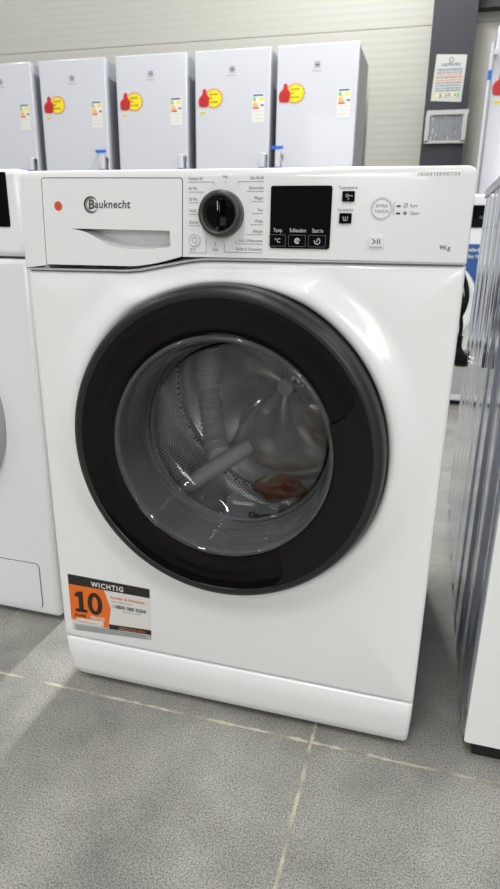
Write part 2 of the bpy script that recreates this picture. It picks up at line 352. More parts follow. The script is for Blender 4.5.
def make_fridge(label, loc, wd=.566, top=2.03, handle='right', energy=True, yellow=True, taped=True, logo=True, s=1.0, hx=.075, hz=1.722, sticker=True):
    t = thing('refrigerator', label, 'refrigerator', loc)
    m = MB(); m.box(0.004, wd-.004, 0.055, 0.62, 0.03, top-.004, FSIDE); m.build('cabinet', t, 0.006)
    m = MB(); m.box(0.02, wd-.02, 0.08, 0.60, 0.0, 0.03, BLACKP); m.build('base', t)
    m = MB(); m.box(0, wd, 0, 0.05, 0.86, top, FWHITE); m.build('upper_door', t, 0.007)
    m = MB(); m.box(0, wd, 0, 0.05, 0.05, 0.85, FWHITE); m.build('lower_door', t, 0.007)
    yf = -0.0003
    if logo:
        m = MB(); cx, cz = wd*.5, top-.128; q = .018
        m.line([(cx-q, cz-q), (cx+q, cz-q), (cx+q, cz+q), (cx-q, cz+q), (cx-q, cz-q)], .003, PRINT, yf)
        m.ring(cx, cz+q*1.25, q*1.2, .005, PRINT, yf, PI*1.22, PI*1.78, 12); m.ring(cx, cz-q*1.25, q*1.2, .005, PRINT, yf, PI*.22, PI*.78, 12)
        m.ring(cx+q*1.25, cz, q*1.2, .004, PRINT, yf, PI*.75, PI*1.25, 12); m.ring(cx-q*1.25, cz, q*1.2, .004, PRINT, yf, -PI*.25, PI*.25, 12)
        m.text('Electrolux', cx, cz-.042, .011, PRINT, yf, 'CENTER'); m.build('logo', t)
    if sticker: price_sticker(t, yf, hx, hz, s)
    if yellow:
        m = MB(); m.box(hx-.03, hx+.008, yf-.001, yf, hz-.098, hz-.083, YELLOW); m.box(hx-.026, hx+.004, yf-.0012, yf-.001, hz-.092, hz-.089, PRINT); m.build('yellow_tag', t)
    if energy:
        m = MB(); ex = wd-.125; ez = hz+.008
        m.box(ex-.006, ex+.084, yf-.0006, yf-.0002, ez-.175, ez+.012, LWHT); m.box(ex, ex+.075, yf-.0012, yf-.0008, ez-.004, ez+.006, BLUE2)
        for k, cc in enumerate((GREEN, GREEN, YELLOW, ORNG2, ORNG2, RED)): m.box(ex, ex+.016+.006*k, yf-.0012, yf-.0008, ez-.020-k*.013, ez-.011-k*.013, cc)
        m.box(ex+.045, ex+.078, yf-.0012, yf-.0008, ez-.032, ez-.014, YELLOW); m.box(ex+.058, ex+.08, yf-.0012, yf-.0008, ez-.068, ez-.058, LBLACK)
        lines(m, ex+.006, ex+.07, (ez-.10, ez-.125, ez-.15), .003, LGREY, yf-.0012); m.build('energy_label', t)
    hd = MB(); hxx = wd-.038 if handle == 'right' else 0.030; sgn = 1 if handle == 'right' else -1
    hd.box(hxx-.018, hxx+.018, -.055, -.035, 1.02, 1.375 if taped else 1.35, FWHITE); hl = hd.build('handle', t, 0.005)
    b = MB(); b.box(hxx-.008, hxx+.03, -.035, -.0001, 1.305, 1.335, METAL); b.box(hxx+.012, hxx+.03, -.045, -.0001, 1.255, 1.345, METAL); b.build('handle_bracket', hl, 0.003)
    b = MB(); b.box(hxx-.01, hxx+.01, -.035, -.0001, 1.05, 1.08, METAL); b.build('handle_bracket', hl, 0.003)
    tp = MB()
    if taped: tp.box(hxx-.048, hxx+.042, -.0575, -.0555, 1.372, 1.392, BLUE); tp.box(hxx-.048, hxx-.046, -.0575, -.0008, 1.372, 1.392, BLUE); tp.build('blue_tape', hl)
    tp = MB(); tp.box(hxx-.022, hxx+.022, -.0575, -.0555, 1.235, 1.255, BLUE); tp.build('blue_tape', hl)
    return t
FY = 4.0
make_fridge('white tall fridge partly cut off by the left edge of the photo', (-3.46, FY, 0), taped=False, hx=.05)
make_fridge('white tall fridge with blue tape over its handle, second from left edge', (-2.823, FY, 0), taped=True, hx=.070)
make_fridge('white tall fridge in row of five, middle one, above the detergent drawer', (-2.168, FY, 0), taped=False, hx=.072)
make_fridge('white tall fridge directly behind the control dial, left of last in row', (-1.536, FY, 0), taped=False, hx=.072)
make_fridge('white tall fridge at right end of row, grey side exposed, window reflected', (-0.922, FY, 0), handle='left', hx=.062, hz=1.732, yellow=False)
for o_ in list(C.objects):
    if o_.get('category') == 'refrigerator': o_['group'] = 'white fridges in a row along the back wall'
fr = make_fridge('tall white fridge at right photo edge beside the grey column, large red hand sticker', (0.487, 3.5, 0), wd=.60, top=1.93, handle='left', energy=False, taped=False, logo=False, s=1.0, hx=.052, hz=1.63)
for ch in list(fr.children):
    if ch.name.startswith('handle'):
        for g in list(ch.children): bpy.data.objects.remove(g)
        bpy.data.objects.remove(ch)
h = MB(); h.tube([(-.020, -.03, 0.95), (-.020, -.03, 1.84)], .009, FWHITE); h.box(-.028, .012, -.03, .02, 0.97, 1.0, FWHITE); h.box(-.028, .012, -.03, .02, 1.78, 1.81, FWHITE)
hh = h.build('handle', fr)
h = MB(); h.tube([(-.020, -.03, 1.65), (-.020, -.03, 1.70)], .0105, BLUE); h.build('blue_tape', hh)

# ------------------------------------------------------------------ white machine far back in the gap
t = thing('washing_machine', 'distant white washing machine in the gap at right, with blue sticker', 'washing machine', (0, 2.3, 0))
m = MB(); m.box(0.10, 0.70, 0, 0.6, 0.022, 0.965, LWHITE); m.build('cabinet', t, 0.012)
m = MB(); m.box(0.13, 0.67, 0.03, 0.57, 0, 0.022, BLACKP); m.build('base', t)
m = MB(); m.plate(rrect(0.394, 0.56, 0.824, 0.919, .006), -0.003, 0.001, DISPLAY)
d = m.build('display', t); m = MB(); m.text('00:00', 0.44, 0.862, .012, PRINT, -.0035, 'LEFT'); m.build('digits', d)
m = MB(); m.plate(rrect(0.392, 0.60, 0.56, 0.754, .002), -0.002, -0.0004, BLUE2)
m.text('Lieferbar', 0.398, 0.722, .016, PRINTW, -.003, bold=.02); m.text('alles frei', 0.398, 0.694, .016, PRINTW, -.003, bold=.02); m.build('blue_sticker', t)
m = MB(); m.lathe([(0.205, 0.0), (0.205, -.03), (0.198, -.045), (0.185, -.048), (0.165, -.035), (0.15, -.02)], 0.27, 0.49, LWHITE, 64); dr = m.build('door', t)
m = MB(); m.lathe([(0.15, -.02), (0.10, -.012), (0.0001, -.01)], 0.27, 0.49, BLACKG, 64); m.build('door_glass', dr)
PERF = mat('perforated_grey', (0.42, 0.43, 0.42), 0.5, var=0.35, bscale=150)
m = MB(); m.plate(rrect(0.13, 0.67, 0.06, 0.205, .008), -0.003, 0.001, PERF); m.build('service_grille', t)

# ------------------------------------------------------------------ appliance on the right with silvery side
t = thing('chest_freezer', 'white appliance cut off by right edge, glossy silvery side, grey top', 'appliance', (0.3752, 0.009, 0))
m = MB(); rows = []; ny = 150
for i in range(ny+1):
    yy = 0.012+1.006*i/ny
    w_ = 0.0018*math.sin(yy*44)+0.0009*math.sin(yy*95+1.3)
    e_ = 0.010*max(0, 1-(yy-0.012)/0.012)**2+0.02*max(0, 1-(1.018-yy)/0.015)**2
    rows.append([(w_*(1 if 0.04 < yy < 1.0 else 0.2)+e_+0.0012*math.sin(zz*5+yy*9), yy, zz) for zz in [0.035+0.837*k/16 for k in range(17)]])
m.grid(rows, SILVER); m.build('side_panel', t, ang=80)
m = MB(); m.box(0.008, 0.75, 0.013, 1.012, 0.035, 0.871, LWHITE); m.build('cabinet', t)
m = MB(); m.plate(rrect(0.003, 0.77, 0.038, 0.872, .005), -0.001, 0.011, WHITE); m.build('front_panel', t, 0.004)
m = MB(); m.box(0.02, 0.73, 0.02, 1.0, 0, 0.034, BLACKP); m.build('base', t)
m = MB(); tp = round_poly([(-.004, -.012), (0.76, -.012), (0.76, 1.024), (-.004, 1.024)], .02)
m.plate(tp, 0.873, 0.893, TOPGREY); o = m.build('top_panel', t, 0.003)
for v in o.data.vertices: v.co = (v.co.x, v.co.z, v.co.y)
o.data.flip_normals()

# ------------------------------------------------------------------ left neighbour
t = thing('washing_machine', 'white washing machine at left photo edge, black display, flap near floor', 'washing machine', (-1.006, 0.147, 0))
W_ = 0.596
m = MB(); m.box(0.0, W_, 0, 0.56, 0.011, 0.727, LWHITE); m.build('cabinet', t, 0.010)
m = MB(); m.box(0.0, W_, -0.002, 0.56, 0.7295, 0.869, LWHITE); m.build('control_panel', t, 0.010)
m = MB(); m.box(0.003, W_-.003, 0.006, 0.55, 0.726, 0.730, DARKGAP); m.build('seam', t)
m = MB(); m.plate(rrect(0.20, 0.572, 0.778, 0.8635, .003), -0.0035, -0.001, DISPLAY); m.build('display', t)
for sx in (0.06, W_-.05):
    for sy in (0.05, 0.50): m = MB(); m.lathe([(0.0001, 0), (.02, 0), (.02, .008), (.012, .010), (.012, .014)], sx, 0, BLACKP, 20); o = m.build('foot', t); [setattr(v, 'co', Vector((v.co.x, v.co.z+sy, v.co.y))) for v in o.data.vertices]; o.data.flip_normals()
cx, cz = 0.303, 0.43
m = MB(); m.lathe([(0.213, 0.002), (0.213, -.012), (0.208, -.020), (0.200, -.024)], cx, cz, LGREY, 80); m.lathe([(0.200, -.024), (0.19, -.028), (0.17, -.022), (0.15, -.012)], cx, cz, SATIN, 80); dr = m.build('door', t)
m = MB(); m.lathe([(0.15, -.012), (0.1, .0), (0.0001, .0)], cx, cz, BLACKG, 60); m.build('door_glass', dr)
m = MB(); fl = rrect(0.34, 0.556, 0.029, 0.131, .009); m.plate(inset(fl, -.0013), -0.0004, 0.001, DARKGAP); m.plate(fl, -0.0022, -0.0004, LWHITE); m.build('filter_flap', t)

# ------------------------------------------------------------------ the main washing machine
A = 0.2975; DX, DZ = -0.0047, 0.4791
wm = thing('washing_machine', 'large white front-loading washing machine with round black door in the centre', 'washing machine', (0, 0, 0))
def step_z(x):
    pts = [(-A, .7180), (-.150, .7195), (-.128, .7215), (-.060, .7345), (-.040, .7370), (-.02, .7378), (A, .7400)]
    for (x0, z0), (x1, z1) in zip(pts, pts[1:]):
        if x <= x1: return z0+(z1-z0)*max(0, (x-x0))/(x1-x0)
    return pts[-1][1]
# front panel: dished round the door, rolled over at the edges
def outline(ins):
    P = []; n = 60; top = [(-A+ins+(2*A-2*ins)*i/n) for i in range(n+1)]
    for x in reversed(top): P.append((x, step_z(x)-.0012-ins))
    for i in range(1, n): P.append((-A+ins, step_z(-A)-.0012-ins+(0.0945+ins-step_z(-A)+.0012+ins)*i/n))
    for x in top: P.append((x, 0.0945+ins))
    for i in range(1, n): P.append((A-ins, 0.0945+ins+(step_z(A)-.0012-ins-0.0945-ins)*i/n))
    return P
base = outline(0); angs = [math.atan2(p[1]-DZ, p[0]-DX) for p in base]
rows = []
for r, y in ((.228, .020), (.2315, .002), (.2335, -.006), (.237, -.0098), (.242, -.0108), (.249, -.0098), (.256, -.0075), (.264, -.0046), (.272, -.0022), (.280, -.0007), (.287, -.0001)):
    lim = []
    for a, p in zip(angs, base):
        dd = math.hypot(p[0]-DX, p[1]-DZ)-.0065-.0001*r; fd = min(1, max(0, (dd-.232)/.05)); fd = fd*fd*(3-2*fd)
        rr_ = r if dd > .287 else .228+(r-.228)*max(0.02, (dd-.228))/(.287-.228)
        lim.append((DX+rr_*math.cos(a), y*(fd if y < 0 else 1), DZ+rr_*math.sin(a)))
    rows.append(lim)
for ins, y in ((.006, 0.0), (.003, .0008), (.0010, .0030), (0, .0065)):
    rows.append([(p[0], y, p[1]) for p in outline(ins)])
rows.append([(p[0], .03, p[1]) for p in base])
m = MB(); m.grid(rows, WHITE, True); m.build('front_panel', wm, ang=50)
m = MB(); t_ = .02
m.box(-A+.0005, -A+.004, .03, .60, .085, .7165, WHITE); m.box(A-.004, A-.0005, .03, .60, .085, .738, WHITE); m.box(-A+.004, A-.004, .596, .60, .03, .848, WHITE); m.box(-A+.004, A-.004, .08, .596, .030, .034, DRUMBACK)
m.build('cabinet', wm)
m = MB(); m.box(-A+.001, A-.001, .052, .60, .742, .8495, WHITE); m.box(-A+.001, A-.001, .052, .60, .7175, .742, WHITE); m.build('worktop', wm, .004)
m = MB(); m.plate([(x, step_z(x)-.004) for x in [-A+.004+(2*A-.008)*i/60 for i in range(61)]]+[(A-.004, step_z(A)+.002), (-A+.004, step_z(-A)+.002)][:1]+[(x, step_z(x)+.001) for x in [A-.004-(2*A-.008)*i/60 for i in range(61)]], .0035, .02, SEAM); m.build('seam', wm)
# plinth, leaning back towards the floor with rounded ends
m = MB(); rows = []
for z, yb, ins in ((.0925, .006, .001), (.0915, .0015, .0004), (.089, .0, 0), (.06, .0008, .0015), (.03, .0035, .006), (.016, .007, .009), (.011, .012, .012), (.0105, .03, .014)):
    il, ir, c_ = ins*1.0, ins*.25, .009
    row = [(-A+il, .59, z), (-A+il, yb+c_, z)]
    for k in range(1, 6): a = PI/2*k/6; row.append((-A+il+c_*(1-math.cos(a)), yb+c_*(1-math.sin(a)), z))
    for i in range(0, 21): row.append((-A+il+c_+(2*A-il-ir-2*c_)*i/20, yb, z))
    for k in range(1, 6): a = PI/2*(6-k)/6; row.append((A-ir-c_*(1-math.cos(a)), yb+c_*(1-math.sin(a)), z))
    row += [(A-ir, yb+c_, z), (A-ir, .59, z)]
    rows.append(row)
m.grid(rows, WHITE); m.add([p for p in rows[0]], [tuple(range(len(rows[0])))], WHITE); m.build('plinth', wm, ang=50)
for sx in (-.25, .25):
    for sy in (.08, .54):
        m = MB(); m.lathe([(0.0001, 0), (.022, 0), (.022, .008), (.014, .012), (.014, .03)], sx, 0, BLACKP, 20); o = m.build('foot', wm)
        for v in o.data.vertices: v.co = Vector((v.co.x, v.co.z+sy, v.co.y))
        o.data.flip_normals()
# control panel: shell with an opening for the drawer
n = 60; bot = [(-A+2*A*i/n, step_z(-A+2*A*i/n)) for i in range(n+1)]
PO = round_poly(bot+[(A, .850), (-A, .850)], [.003]+[0]*(n-1)+[.003, .012, .012], 6)
DO = round_poly([(-.2739, .7253), (-.1335, .7262), (-.1015, .7312), (-.0644, .7408), (-.0622, .8393), (-.2708, .8410)], [.004, .012, .012, .004, .004, .004], 4)
YP = -.004
m = MB(); i1, i2, i3 = inset(PO, .0028), inset(PO, .0013), inset(PO, .0004)
m.plate(i1, YP, YP, PWHITE, holes=[DO])
m.grid([[(p[0], y, p[1]) for p in L_] for L_, y in ((i1, YP), (i2, YP+.0010), (i3, YP+.0028), (PO, YP+.0055), (PO, .052))], PWHITE, True)
nD = len(DO); m.grid([[(p[0], y, p[1]) for p in DO] for y in (YP, .02)], DARKGAP, True)
cp = m.build('control_panel', wm, ang=50)
# drawer
DI = inset(DO, .0011)
RC = round_poly([(-.2285, .7752), (-.0822, .7742), (-.0818, .7535), (-.1180, .7495), (-.1480, .7498), (-.1730, .7545), (-.1930, .7645), (-.2080, .7715)], [0, .0015, .004, .02, .02, .02, .02, .01], 4)
m = MB(); m.plate(DI, YP-.0006, .018, PWHITE, holes=[RC], back=False); dw = m.build('detergent_drawer', wm, .0007, bseg=2)
R2 = [(-.150+(p[0]+.150)*.93, .7635+(p[1]-.7635)*.80+.003) for p in RC]
m = MB(); m.grid([[(p[0], y, p[1]) for p in L_] for L_, y in ((RC, YP-.0004), (RC, .001), (R2, .020))], PWHITE, True); m.plate(R2, .020, .020, PWHITE); m.build('pull_recess', dw, ang=60)
m = MB(); m.disc(-.2468, .8045, .0060, REDDOT, YP-.0012); m.build('red_dot_sticker', dw)
m = MB(); yl = YP-.0010
def crescent(mb, cx, cz, r, a0, a1, wmax, mt, y, seg=36, ex=0.0):
    P, Q = [], []
    for i in range(seg+1):
        a = a0+(a1-a0)*i/seg; h = wmax*math.sin(PI*i/seg)**.8+.00015; P.append((cx+(r+h/2)*math.cos(a), y, cz+(r+h/2)*math.sin(a))); Q.append((cx+(r-h/2)*math.cos(a), y, cz+(r-h/2)*math.sin(a)))
    mb.grid([P, Q], mt)
crescent(m, -.1960, .8062, .0098, PI*.12, PI*1.88, .0030, PRINTD, yl); crescent(m, -.1950, .8062, .0078, PI*.35, PI*1.55, .0008, PRINTD, yl)
m.text('B', -.2010, .8012, .0112, PRINTD, yl, bold=.03, shear=.12, fit=.0092)
m.text('auknecht', -.1912, .8022, .0100, PRINTD, yl, bold=.014, shear=.10, space=1.06, fit=.0530)
m.build('logo', dw)
# printed lettering on the panel
m = MB(); y = YP-.0004; S = .58
def lt(s, x, z, al='LEFT', cap=.0037): m.text(s, x, z, cap, PRINT, y, al, sx=.80)
for s, z, x1 in (('Flecken 40°', .8362, None), ('45 Min.', .8245, -.034), ('30 Min.', .8115, -.040), ('Weiß', .7975, -.041), ('Daunen', .7835, -.039)):
    lt(s, -.0545, z)
    if x1: m.line([(-.0550, z-.0026), (x1, z-.0026)], .0005, PRINT, y)
m.line([(-.0550, .8338), (-.0200, .8338), (-.0200, .8300)], .0005, PRINT, y)
lt('Mix', -.0045, .8380, 'CENTER'); m.line([(-.0042, .8355), (-.0042, .8318)], .0005, PRINT, y)
for s, z, x0 in (('Baumwolle', .8250, .024), ('Pflegel.', .8130, .029), ('Fein', .7990, .0305), ('Wolle', .7855, .0285), ('Allergie', .7735, .024)):
    lt(s, .0455, z, 'RIGHT'); m.line([(x0, z-.0026), (.0455, z-.0026)], .0005, PRINT, y)
lt('Eco 40-60', .0455, .8365, 'RIGHT'); m.line([(.0120, .8300), (.0120, .8338), (.0455, .8338)], .0005, PRINT, y)
lt('Schl. & Abpumpen', .0455, .7620, 'RIGHT'); m.line([(.0100, .7640), (.0100, .7594), (.0455, .7594)], .0005, PRINT, y)
lt('Spülen & Schleudern', .0455, .7515, 'RIGHT'); m.line([(-.0060, .7600), (-.0060, .7488), (.0455, .7488)], .0005, PRINT, y)
lt('Kalt', -.0185, .7500, 'CENTER'); m.line([(-.0185, .7620), (-.0185, .7555)], .0005, PRINT, y)
lt('20°C', -.0545, .7493); m.line([(-.0560, .7470), (-.0310, .7470), (-.0310, .7650)], .0005, PRINT, y)
m.build('programme_lettering', cp); m = MB()
lt('Tastensperre', .1395, .8248); m.build('button_lettering', cp); m = MB(); lt('Vorwäsche', .1395, .7995)
m.build('button_lettering', cp); m = MB()
m.text('EXTRA', .1925, .8042, .0034, PRINT, y, 'CENTER', sx=.95); m.text('TOUCH', .1925, .7980, .0034, PRINT, y, 'CENTER', sx=.95)
m.ring(.1925, .8023, .0112, .0006, PRINT, y); m.ring(.1925, .8023, .0130, .0004, LGREY, y, seg=48)
m.build('touch_ring', cp); m = MB()
m.line([(.2070, .8105), (.2070, .7955)], .0005, PRINT, y)
lt('Kurz', .2258, .8045); lt('Clean+', .2258, .7960)
m.ring(.2205, .8062, .0024, .0005, PRINT, y, seg=20); m.line([(.2185, .8040), (.2228, .8088)], .0005, PRINT, y)
for k in range(4): a = PI*k/4; m.line([(.2205-.0026*math.cos(a), .7978-.0026*math.sin(a)), (.2205+.0026*math.cos(a), .7978+.0026*math.sin(a))], .0006, PRINT, y)
m.build('option_lettering', cp); m = MB()
m.text('INVERTERMOTOR', .2318, .8388, .0036, PRINT, y, space=1.5, fit=.0465)
m.build('motor_lettering', cp); m = MB()
m.text('9Kg', .2640, .7570, .0052, PRINTD, y, fit=.0125)
m.build('capacity_lettering', cp)
m = MB(); m.box(.2102, .2148, YP-.0006, YP, .8048, .8066, LBLACK); m.build('indicator_light', wm)
m = MB(); m.box(.2102, .2148, YP-.0006, YP, .7966, .7984, LBLACK); m.build('indicator_light', wm)
# power button
m = MB(); px, pz = -.0470, .7630
m.lathe([(.0078, YP-.0001), (.0076, YP-.0012), (.0070, YP-.0016), (.0062, YP-.0010), (.0001, YP-.0010)], px, pz, PWHITE, 40)
m.ring(px, pz, .0076, .0004, PRINT, YP-.0016); m.ring(px, pz, .0036, .0006, PRINT, YP-.0016, PI*.62, PI*2.38, 30); m.line([(px, pz+.001), (px, pz+.005)], .0006, PRINT, YP-.0016)
m.build('power_button', wm)
# display
m = MB(); m.plate(rrect(.0553, .1322, .7550, .8288, .003), YP-.0018, YP, DISPLAY); ds = m.build('display', wm, .0006)
m = MB(); y = YP-.0022
for s, x in (('Temp.', .0660), ('Schleudern', .0915), ('Start in', .1165)): m.text(s, x, .7745, .0046, PRINTW, y, 'CENTER', sx=.72)
for x in (.0655, .0910, .1165): m.line([(x-.0110, .7575), (x+.0105, .7575), (x+.0105, .7712), (x-.0110, .7712), (x-.0110, .7575)], .0004, PRINT, y)
m.text('°C', .0655, .7618, .0050, PRINTW, y, 'CENTER'); m.ring(.0910, .7642, .0028, .0014, PRINTW, y, 0, PI*1.8, 24); m.ring(.0910, .7642, .0010, .0006, PRINTW, y, seg=12)
m.ring(.1165, .7642, .0036, .0008, PRINTW, y, PI*.9, PI*2.4, 24); m.line([(.1165, .7670), (.1165, .7642), (.1150, .7630)], .0008, PRINTW, y)
m.build('display_symbols', ds)
for (x, z, icon) in ((.1522, .8165, 0), (.1500, .7915, 1)):
    m = MB(); m.plate(rrect(x-.0075, x+.0075, z-.0060, z+.0060, .001), YP-.0022, YP, DISPLAY); b = m.build('touch_button', wm, .0006)
    m = MB(); y = YP-.0026
    if icon == 0: m.ring(x-.0015, z+.0008, .0016, .0006, PRINTW, y, seg=16); m.line([(x, z+.0008), (x+.0045, z+.0008), (x+.0045, z-.0005)], .0006, PRINTW, y); m.text('3"', x-.001, z-.0042, .0022, PRINTW, y)
    else: m.line([(x-.003, z+.002), (x-.0022, z-.0025), (x+.0022, z-.0025), (x+.003, z+.002)], .0006, PRINTW, y); m.line([(x, z-.001), (x, z+.0022)], .0007, PRINTW, y)
    m.build('button_symbol', b)
m = MB(); sx_, sz_ = .1895, .7650
m.plate(rrect(sx_-.0085, sx_+.0085, sz_-.0058, sz_+.0058, .001), YP-.0028, YP, PWHITE); b = m.build('start_button', wm, .0010)
m = MB(); y = YP-.0032; m.line([(sx_-.0050, sz_+.0030), (sx_-.0008, sz_), (sx_-.0050, sz_-.0030)], .0010, PRINTD, y); m.line([(sx_+.0015, sz_-.003), (sx_+.0015, sz_+.003)], .0011, PRINTD, y); m.line([(sx_+.0042, sz_-.003), (sx_+.0042, sz_+.003)], .0011, PRINTD, y); m.build('button_symbol', b)
# programme dial
kx, kz = -.0085, .7955
m = MB(); R = .0288
prof = [(R, YP), (R, YP-.010), (R-.0005, YP-.014), (R-.0020, YP-.0165), (R-.0045, YP-.0175), (R-.0068, YP-.0165), (R-.0076, YP-.014), (R-.0090, YP-.006)]
m.lathe(prof, kx, kz, KNOBM, 72); kn = m.build('programme_dial', wm)
m = MB(); m.lathe([(R-.0088, YP-.0062), (.012, YP-.0045), (.0001, YP-.0042)], kx, kz, DISPLAY, 60)
a = math.radians(96)
m.box(kx-.0050, kx+.0018, YP-.0150, YP-.004, kz-.0165, kz+.0165, BLACKG); gr = m.build('grip', kn, .0014)
m = MB(); m.box(kx-.0022, kx-.0014, YP-.0153, YP-.0149, kz+.004, kz+.015, PRINTW); m.build('pointer', kn)
# information label
m = MB(); y0 = -.0004; X0, X1 = -.2862, -.1350; TL, TR, BR, BL = (-.2862, .2200), (-.1350, .2172), (-.1350, .1190), (-.2850, .1010+.009)
def U(u, v):  # label space: u to the right, v down
    return (X0+(X1-X0)*u, (.2200-.0028*u)*(1-v)+(.1090+.0095*u)*v)
def q(u0, u1, v0, v1, mt, k): m.add([(U(u0, v0)[0], y0-k*.0001, U(u0, v0)[1]), (U(u1, v0)[0], y0-k*.0001, U(u1, v0)[1]), (U(u1, v1)[0], y0-k*.0001, U(u1, v1)[1]), (U(u0, v1)[0], y0-k*.0001, U(u0, v1)[1])], [(0, 1, 2, 3)], mt)
q(0, 1, 0, 1, LWHT, 0); q(.03, 1, .88, 1, LGREY, 1); q(0, 1, 0, .175, LBLACK, 1); q(.48, 1, .80, .895, LBLACK, 2)
P = [U(0, .175), U(.445, .175), U(.515, .50), U(.47, .885), U(.0, .80)]
m.add([(p[0], y0-.0003, p[1]) for p in P], [(0, 1, 2, 3, 4)], ORANGE); q(.07, .41, .765, .86, LWHT, 4)
tx = lambda s, u, v, cap, mt, al='LEFT', sx=1, b=0, k=6, sp=1, f=None: m.text(s, U(u, v)[0], U(u, v)[1], cap, mt, y0-k*.0001, al, sx, b, 0, sp, f)
tx('WICHTIG', .49, .145, .0090, LWHT, 'CENTER', 1.0, .03, sp=1.25, f=.060)
yk = y0-.0006
m.add([(U(u, v)[0], yk, U(u, v)[1]) for u, v in ((.105, .29), (.175, .265), (.175, .60), (.115, .60), (.115, .375), (.072, .385), (.072, .33))], [tuple(range(7))], LBLACK); q(.068, .218, .590, .650, LBLACK, 6)
rows_ = [[(U(.322+a_*math.cos(2*PI*i/40), .460+b_*math.sin(2*PI*i/40))[0], yk, U(.322+a_*math.cos(2*PI*i/40), .460+b_*math.sin(2*PI*i/40))[1]) for i in range(40)] for a_, b_ in ((.093, .205), (.036, .130))]
m.grid(rows_, LBLACK, True); tx('JAHRE', .05, .735, .0055, LBLACK, b=.03); tx('GRATIS', .25, .745, .0060, LWHT, b=.03, sx=.95)
tx('Ersatzteil-Garantie*', .085, .835, .0040, ORTXT, sx=.82)
tx('Anrufen & Aktivieren', .52, .305, .0052, ORTXT, b=.015, f=.063); tx('für die 10 Jahre Garantie', .53, .365, .0026, PRINT)
tx('0800 080 0204', .575, .475, .0066, LBLACK, b=.015, f=.056); m.ring(U(.548, .45)[0], U(.548, .45)[1], .0026, .0006, PRINT, y0-.0006, seg=20); tx('Mo. bis Fr. 9 - 18 Uhr', .66, .53, .0026, PRINT)
tx('GARANTIE REGISTRIEREN', .60, .845, .0030, ORTXT, b=.01); tx('JETZT KOSTENLOS ANMELDEN', .60, .885, .0026, LWHT)
for v in (.915, .945, .975): q(.06, .94, v, v+.008, PRINT, 4)
m.build('information_sticker', wm)
# door
m = MB()
m.lathe([(.2270, .020), (.2300, .0140), (.2310, .004), (.2308, -.018), (.2290, -.0270), (.2268, -.0318), (.2240, -.0345), (.2205, -.0362), (.2170, -.0368), (.2145, -.0368), (.2135, -.0362)], DX, DZ, SATIN, 160)
m.lathe([(.2135, -.0362), (.2120, -.0354), (.2000, -.0325), (.1900, -.0300), (.1780, -.0268), (.1690, -.0262), (.1655, -.0270), (.1640, -.0262), (.1635, -.020)], DX, DZ, BLACKG, 160)
door = m.build('door', wm, ang=28)
# glass porthole bowl
m = MB()
m.lathe([(.1640, -.0262), (.1625, -.0300), (.1600, -.0312), (.1575, -.0295), (.1550, -.0220), (.1530, -.0050), (.1500, .0200), (.1460, .0450), (.1420, .0620)], DX, DZ, WGLASS, 128)
m.lathe([(.1420, .0620), (.1360, .0730), (.1250, .0800), (.0950, .0860), (.0500, .0890), (.0001, .0900)], DX, DZ, GLASS, 128)
m.lathe([(.1635, -.0200), (.1610, -.0100), (.1580, .0130), (.1545, .0400), (.1500, .0650)], DX, DZ, WGLASS, 128)
m.lathe([(.1500, .0650), (.1440, .0790), (.1300, .0880), (.1000, .0930), (.0500, .0960), (.0001, .0970)], DX, DZ, GLASS, 128)
m.lathe([(.1455+.0022*math.cos(2*PI*k/8), .0640+.0022*math.sin(2*PI*k/8)) for k in range(9)], DX, DZ, WGLASS, 128)
for rr_, yy_ in ((.1560, .005), (.1530, .022), (.1500, .042)): m.lathe([(rr_+.0009*math.cos(2*PI*k/6), yy_+.0009*math.sin(2*PI*k/6)) for k in range(7)], DX, DZ, WGLASS, 128)
m.build('glass_bowl', door, ang=80)
# flush handle segment on the right of the ring
m = MB(); rows = []; na = 48; prof = [(.1612, -.0215), (.1614, -.0300), (.1640, -.0335), (.1720, -.0352), (.1850, -.0370), (.1980, -.0372), (.2060, -.0373), (.2110, -.0372), (.2150, -.0369)]
for k, (r, y) in enumerate(prof):
    tq = (r-.1612)/.0538; top = math.radians(19.5+3.5*tq+9*tq**5); bt = math.radians(-56-3*tq-9*tq**5)
    rows.append([(DX+r*math.cos(bt+(top-bt)*i/na), y, DZ+r*math.sin(bt+(top-bt)*i/na)) for i in range(na+1)])
m.grid(rows, HANDLEM)
for i in (0, na):
    P = [rw[i] for rw in rows]; m.grid([P, [(p[0], -.022, p[2]) for p in P]], HANDLEM)
m.build('handle', door, ang=35)
# gasket
m = MB(); m.lathe([(.2260, .022), (.1900, .030), (.1720, .026), (.1660, .020), (.1640, .030), (.1670, .050), (.1650, .060), (.1610, .064), (.1600, .072), (.1630, .080), (.1720, .086), (.1760, .10)], DX, DZ, RUBBER, 96); m.build('door_gasket', wm, ang=60)
# drum with perforations, lifters
dr = MB(); prof = [(.168, .092), (.172, .088), (.182, .092), (.236, .100), (.240, .106), (.240, .395), (.236, .402)]
dr.lathe(prof, DX, DZ, DRUM, 120); drum = dr.build('drum', wm, ang=40)
m = MB(); rows = []
for r_ in [.0001]+[.012*k for k in range(1, 20)]+[.236]:
    row = []
    for i in range(120):
        a = 2*PI*i/120; e = max(0, math.cos(1.5*(a-.35-3.2*r_)))**2 if False else math.cos(1.5*(a-.35-3.2*r_))**2
        row.append((DX+r_*math.cos(a), .415-.045*(1-e)**1.6*min(1, r_/.06)*(1-(r_/.236)**4)-.004*math.sin(r_*180)*(r_ > .19), DZ+r_*math.sin(a)))
    rows.append(row)
rows[-1] = [(x, .402, z) for x, y, z in rows[-1]]
m.grid(rows, PLAIN, True); m.build('drum_back', drum, ang=70)
m = MB(); m.lathe([(.017, .405), (.017, .392), (.013, .389), (.0001, .3885)], DX, DZ, LIFTER, 32); m.build('drum_hub', drum)
